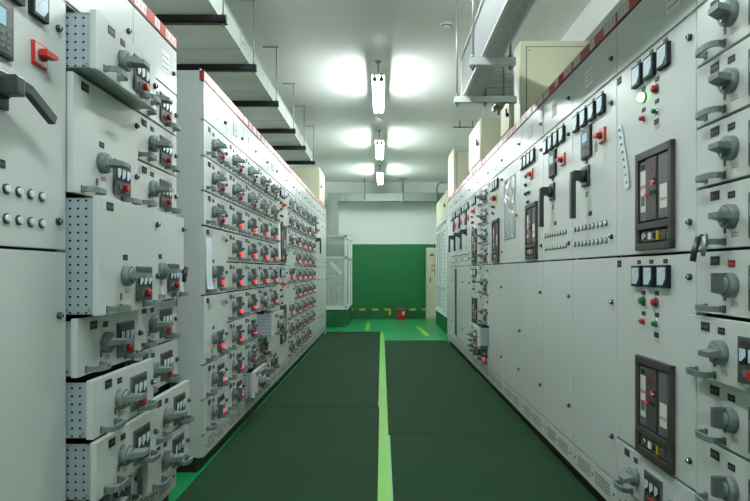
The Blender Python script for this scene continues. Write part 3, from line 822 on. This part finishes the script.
obj('clear_panel', MB().box(a0, a1-.05, b0+.018, b0+.021, 1.44, cz1-.04, 'cloudy_glass'), mc)['label'] = 'cloudy clear sheet'
obj('side_panel', MB().box(a1-.022, a1-.019, b0+.05, b1-.04, cz0+.04, cz1-.04, 'cloudy_glass'), mc)
obj('sign_strip', MB().add([(a1-.36, b0+.012, 1.30), (a1-.32, b0+.012, 1.35), (a1-.10, b0+.012, 1.12), (a1-.14, b0+.012, 1.07), (a1-.36, b0+.016, 1.30), (a1-.32, b0+.016, 1.35), (a1-.10, b0+.016, 1.12), (a1-.14, b0+.016, 1.07)],
    [(0, 1, 2, 3), (7, 6, 5, 4), (0, 4, 5, 1), (1, 5, 6, 2), (2, 6, 7, 3), (3, 7, 4, 0)], 'paper'), mc)['label'] = 'slanted white notice strip'
tr = MB().box(-1.65, -.85, 12.0, 13.3, .391, .75, 'grey_plastic_dark', ch=.01)
for k in range(8): tr.box(-1.6+k*.095, -1.56+k*.095, 11.96, 12.0, .42, .72, 'grey_plastic')
tr.box(-1.5, -1.0, 12.2, 13.0, .75, 1.05, 'grey_plastic', ch=.01)
tag(obj('transformer', tr), 'dark grey equipment block standing inside the white mesh cage', 'transformer')

# glazed enclosure at right
gx, gy0, gy1 = 1.17, 10.35, 12.40
ge = empty('glazed_enclosure', (1.55, 11.375, 0)); tag(ge, 'white framed glazed enclosure on green plinth behind the end of the right row', 'enclosure')
A0, A1, B0, B1 = gx-1.55, .5, gy0-11.375, gy1-11.375
obj('plinth', MB().box(A0, A1, B0, B1, 0, .31, 'curb_green', ch=.01).box(A0-.012, A1, B0-.01, B1, .31, .335, 'wall_white'), ge)['label'] = 'green painted plinth'
fr = MB()
ys = [B0, B0+.62, B0+1.02, B0+1.5, B1-.06]
for y in ys: fr.box(A0, A0+.05, y, y+.06, .335, 2.14, 'white_frame')
for z in (.335, .80, 1.92, 2.09): fr.box(A0, A0+.05, B0, B1, z, z+.05, 'white_frame')
fr.box(A0, A1, B0, B0+.05, .335, .385, 'white_frame').box(A0, A1, B0, B0+.05, 2.09, 2.14, 'white_frame').box(A1-.05, A1, B0, B0+.05, .335, 2.14, 'white_frame')
obj('frame', fr, ge)['label'] = 'white frame'
obj('pane', MB().box(A0+.02, A0+.024, B0+.05, B1-.05, .38, 2.10, 'cloudy_glass'), ge)['label'] = 'cloudy glass'
sp = MB().box(A0-.015, A0, B0+.02, B0+.30, .335, 2.0, 'white_frame')
for k in range(22): sp.box(A0-.018, A0-.01, B0+.10, B0+.22, .40+k*.07, .425+k*.07, 'panel_mid')
obj('slotted_post', sp, ge)
obj('back_panel', MB().box(A0+.30, A1, B0+.05, B1-.02, .335, 2.09, 'panel_paint'), ge)
tag(box_cabinet(1.19, 2.0, 10.40, 12.38, 2.145, 2.62, 'beige box lying on top of the white glazed enclosure', 'left'), 'beige box lying on top of the white glazed enclosure', 'electrical box')

# beige cupboard with red characters at the far wall
def text_mesh(body, size, m, extr=.001):
    cu = bpy.data.curves.new('txt', 'FONT'); cu.body = body; cu.size = size; cu.extrude = extr; cu.align_x = 'CENTER'
    t = bpy.data.objects.new('txt', cu); COL.objects.link(t)
    bpy.context.view_layer.update()
    dg = bpy.context.evaluated_depsgraph_get()
    me = bpy.data.meshes.new_from_object(t.evaluated_get(dg))
    bpy.data.objects.remove(t); me.materials.clear(); me.materials.append(MATS[m]); me.name = 'lettering'
    return me
fc = empty('steel_cupboard', (1.32, 13.60, 0)); tag(fc, 'tall beige cupboard with red characters against the green far wall', 'cupboard')
obj('body', MB().box(-.27, .27, -.10, .11, 0, 1.70, 'beige_paint', ch=.006), fc)
dd = obj('door', MB().box(-.255, .255, -.112, -.098, .05, 1.67, 'beige_paint', ch=.003), fc)
obj('name_plate', MB().box(-.19, -.09, -.116, -.111, 1.50, 1.56, 'panel_mid'), dd)
obj('handle', MB().box(-.19, -.17, -.13, -.11, .88, 1.0, 'bezel', ch=.004), dd)
for (s, z) in (('火警', 1.23), ('气体', 1.09)):
    o = obj('lettering', text_mesh(s, .125, 'red_button'), dd, (-.045, -.1135, z), (PI/2, 0, 0)); o['label'] = 'red painted characters'

# red extinguisher box at the curb
fe = empty('extinguisher_box', (.46, 13.58, 0)); tag(fe, 'small red fire equipment box with white label on the floor by the far wall', 'fire box')
obj('body', MB().box(-.092, .092, -.07, .07, 0, .225, 'red_button', ch=.012), fe)
obj('lid', MB().box(-.099, .099, -.078, .078, .222, .25, 'red_button', ch=.006), fe)
obj('name_label', MB().box(.02, .068, -.0725, -.069, .11, .19, 'white_ink'), fe)

# ------------------------------------------------------------------ world, camera, view
w = bpy.data.worlds.new('World'); SC.world = w; w.use_nodes = True
w.node_tree.nodes['Background'].inputs[0].default_value = (.5, .56, .53, 1); w.node_tree.nodes['Background'].inputs[1].default_value = 0.05
cam = bpy.data.cameras.new('Camera'); co = bpy.data.objects.new('Camera', cam); COL.objects.link(co)
co.location = (0, 0, 1.15); co.rotation_euler = (PI/2, 0, 0)
cam.sensor_width = 36; cam.lens = 571/750*36
cam.shift_x = -(382-375)/750; cam.shift_y = (271-250.5)/750
cam.clip_start = .05
SC.camera = co
SC.view_settings.view_transform = 'Standard'; SC.view_settings.look = 'None'; SC.view_settings.gamma = 1
SC.view_settings.use_curve_mapping = False
SC.view_settings.exposure = 0.0
SC.cycles.max_bounces = 8; SC.cycles.diffuse_bounces = 5
SC.cycles.use_denoising = True
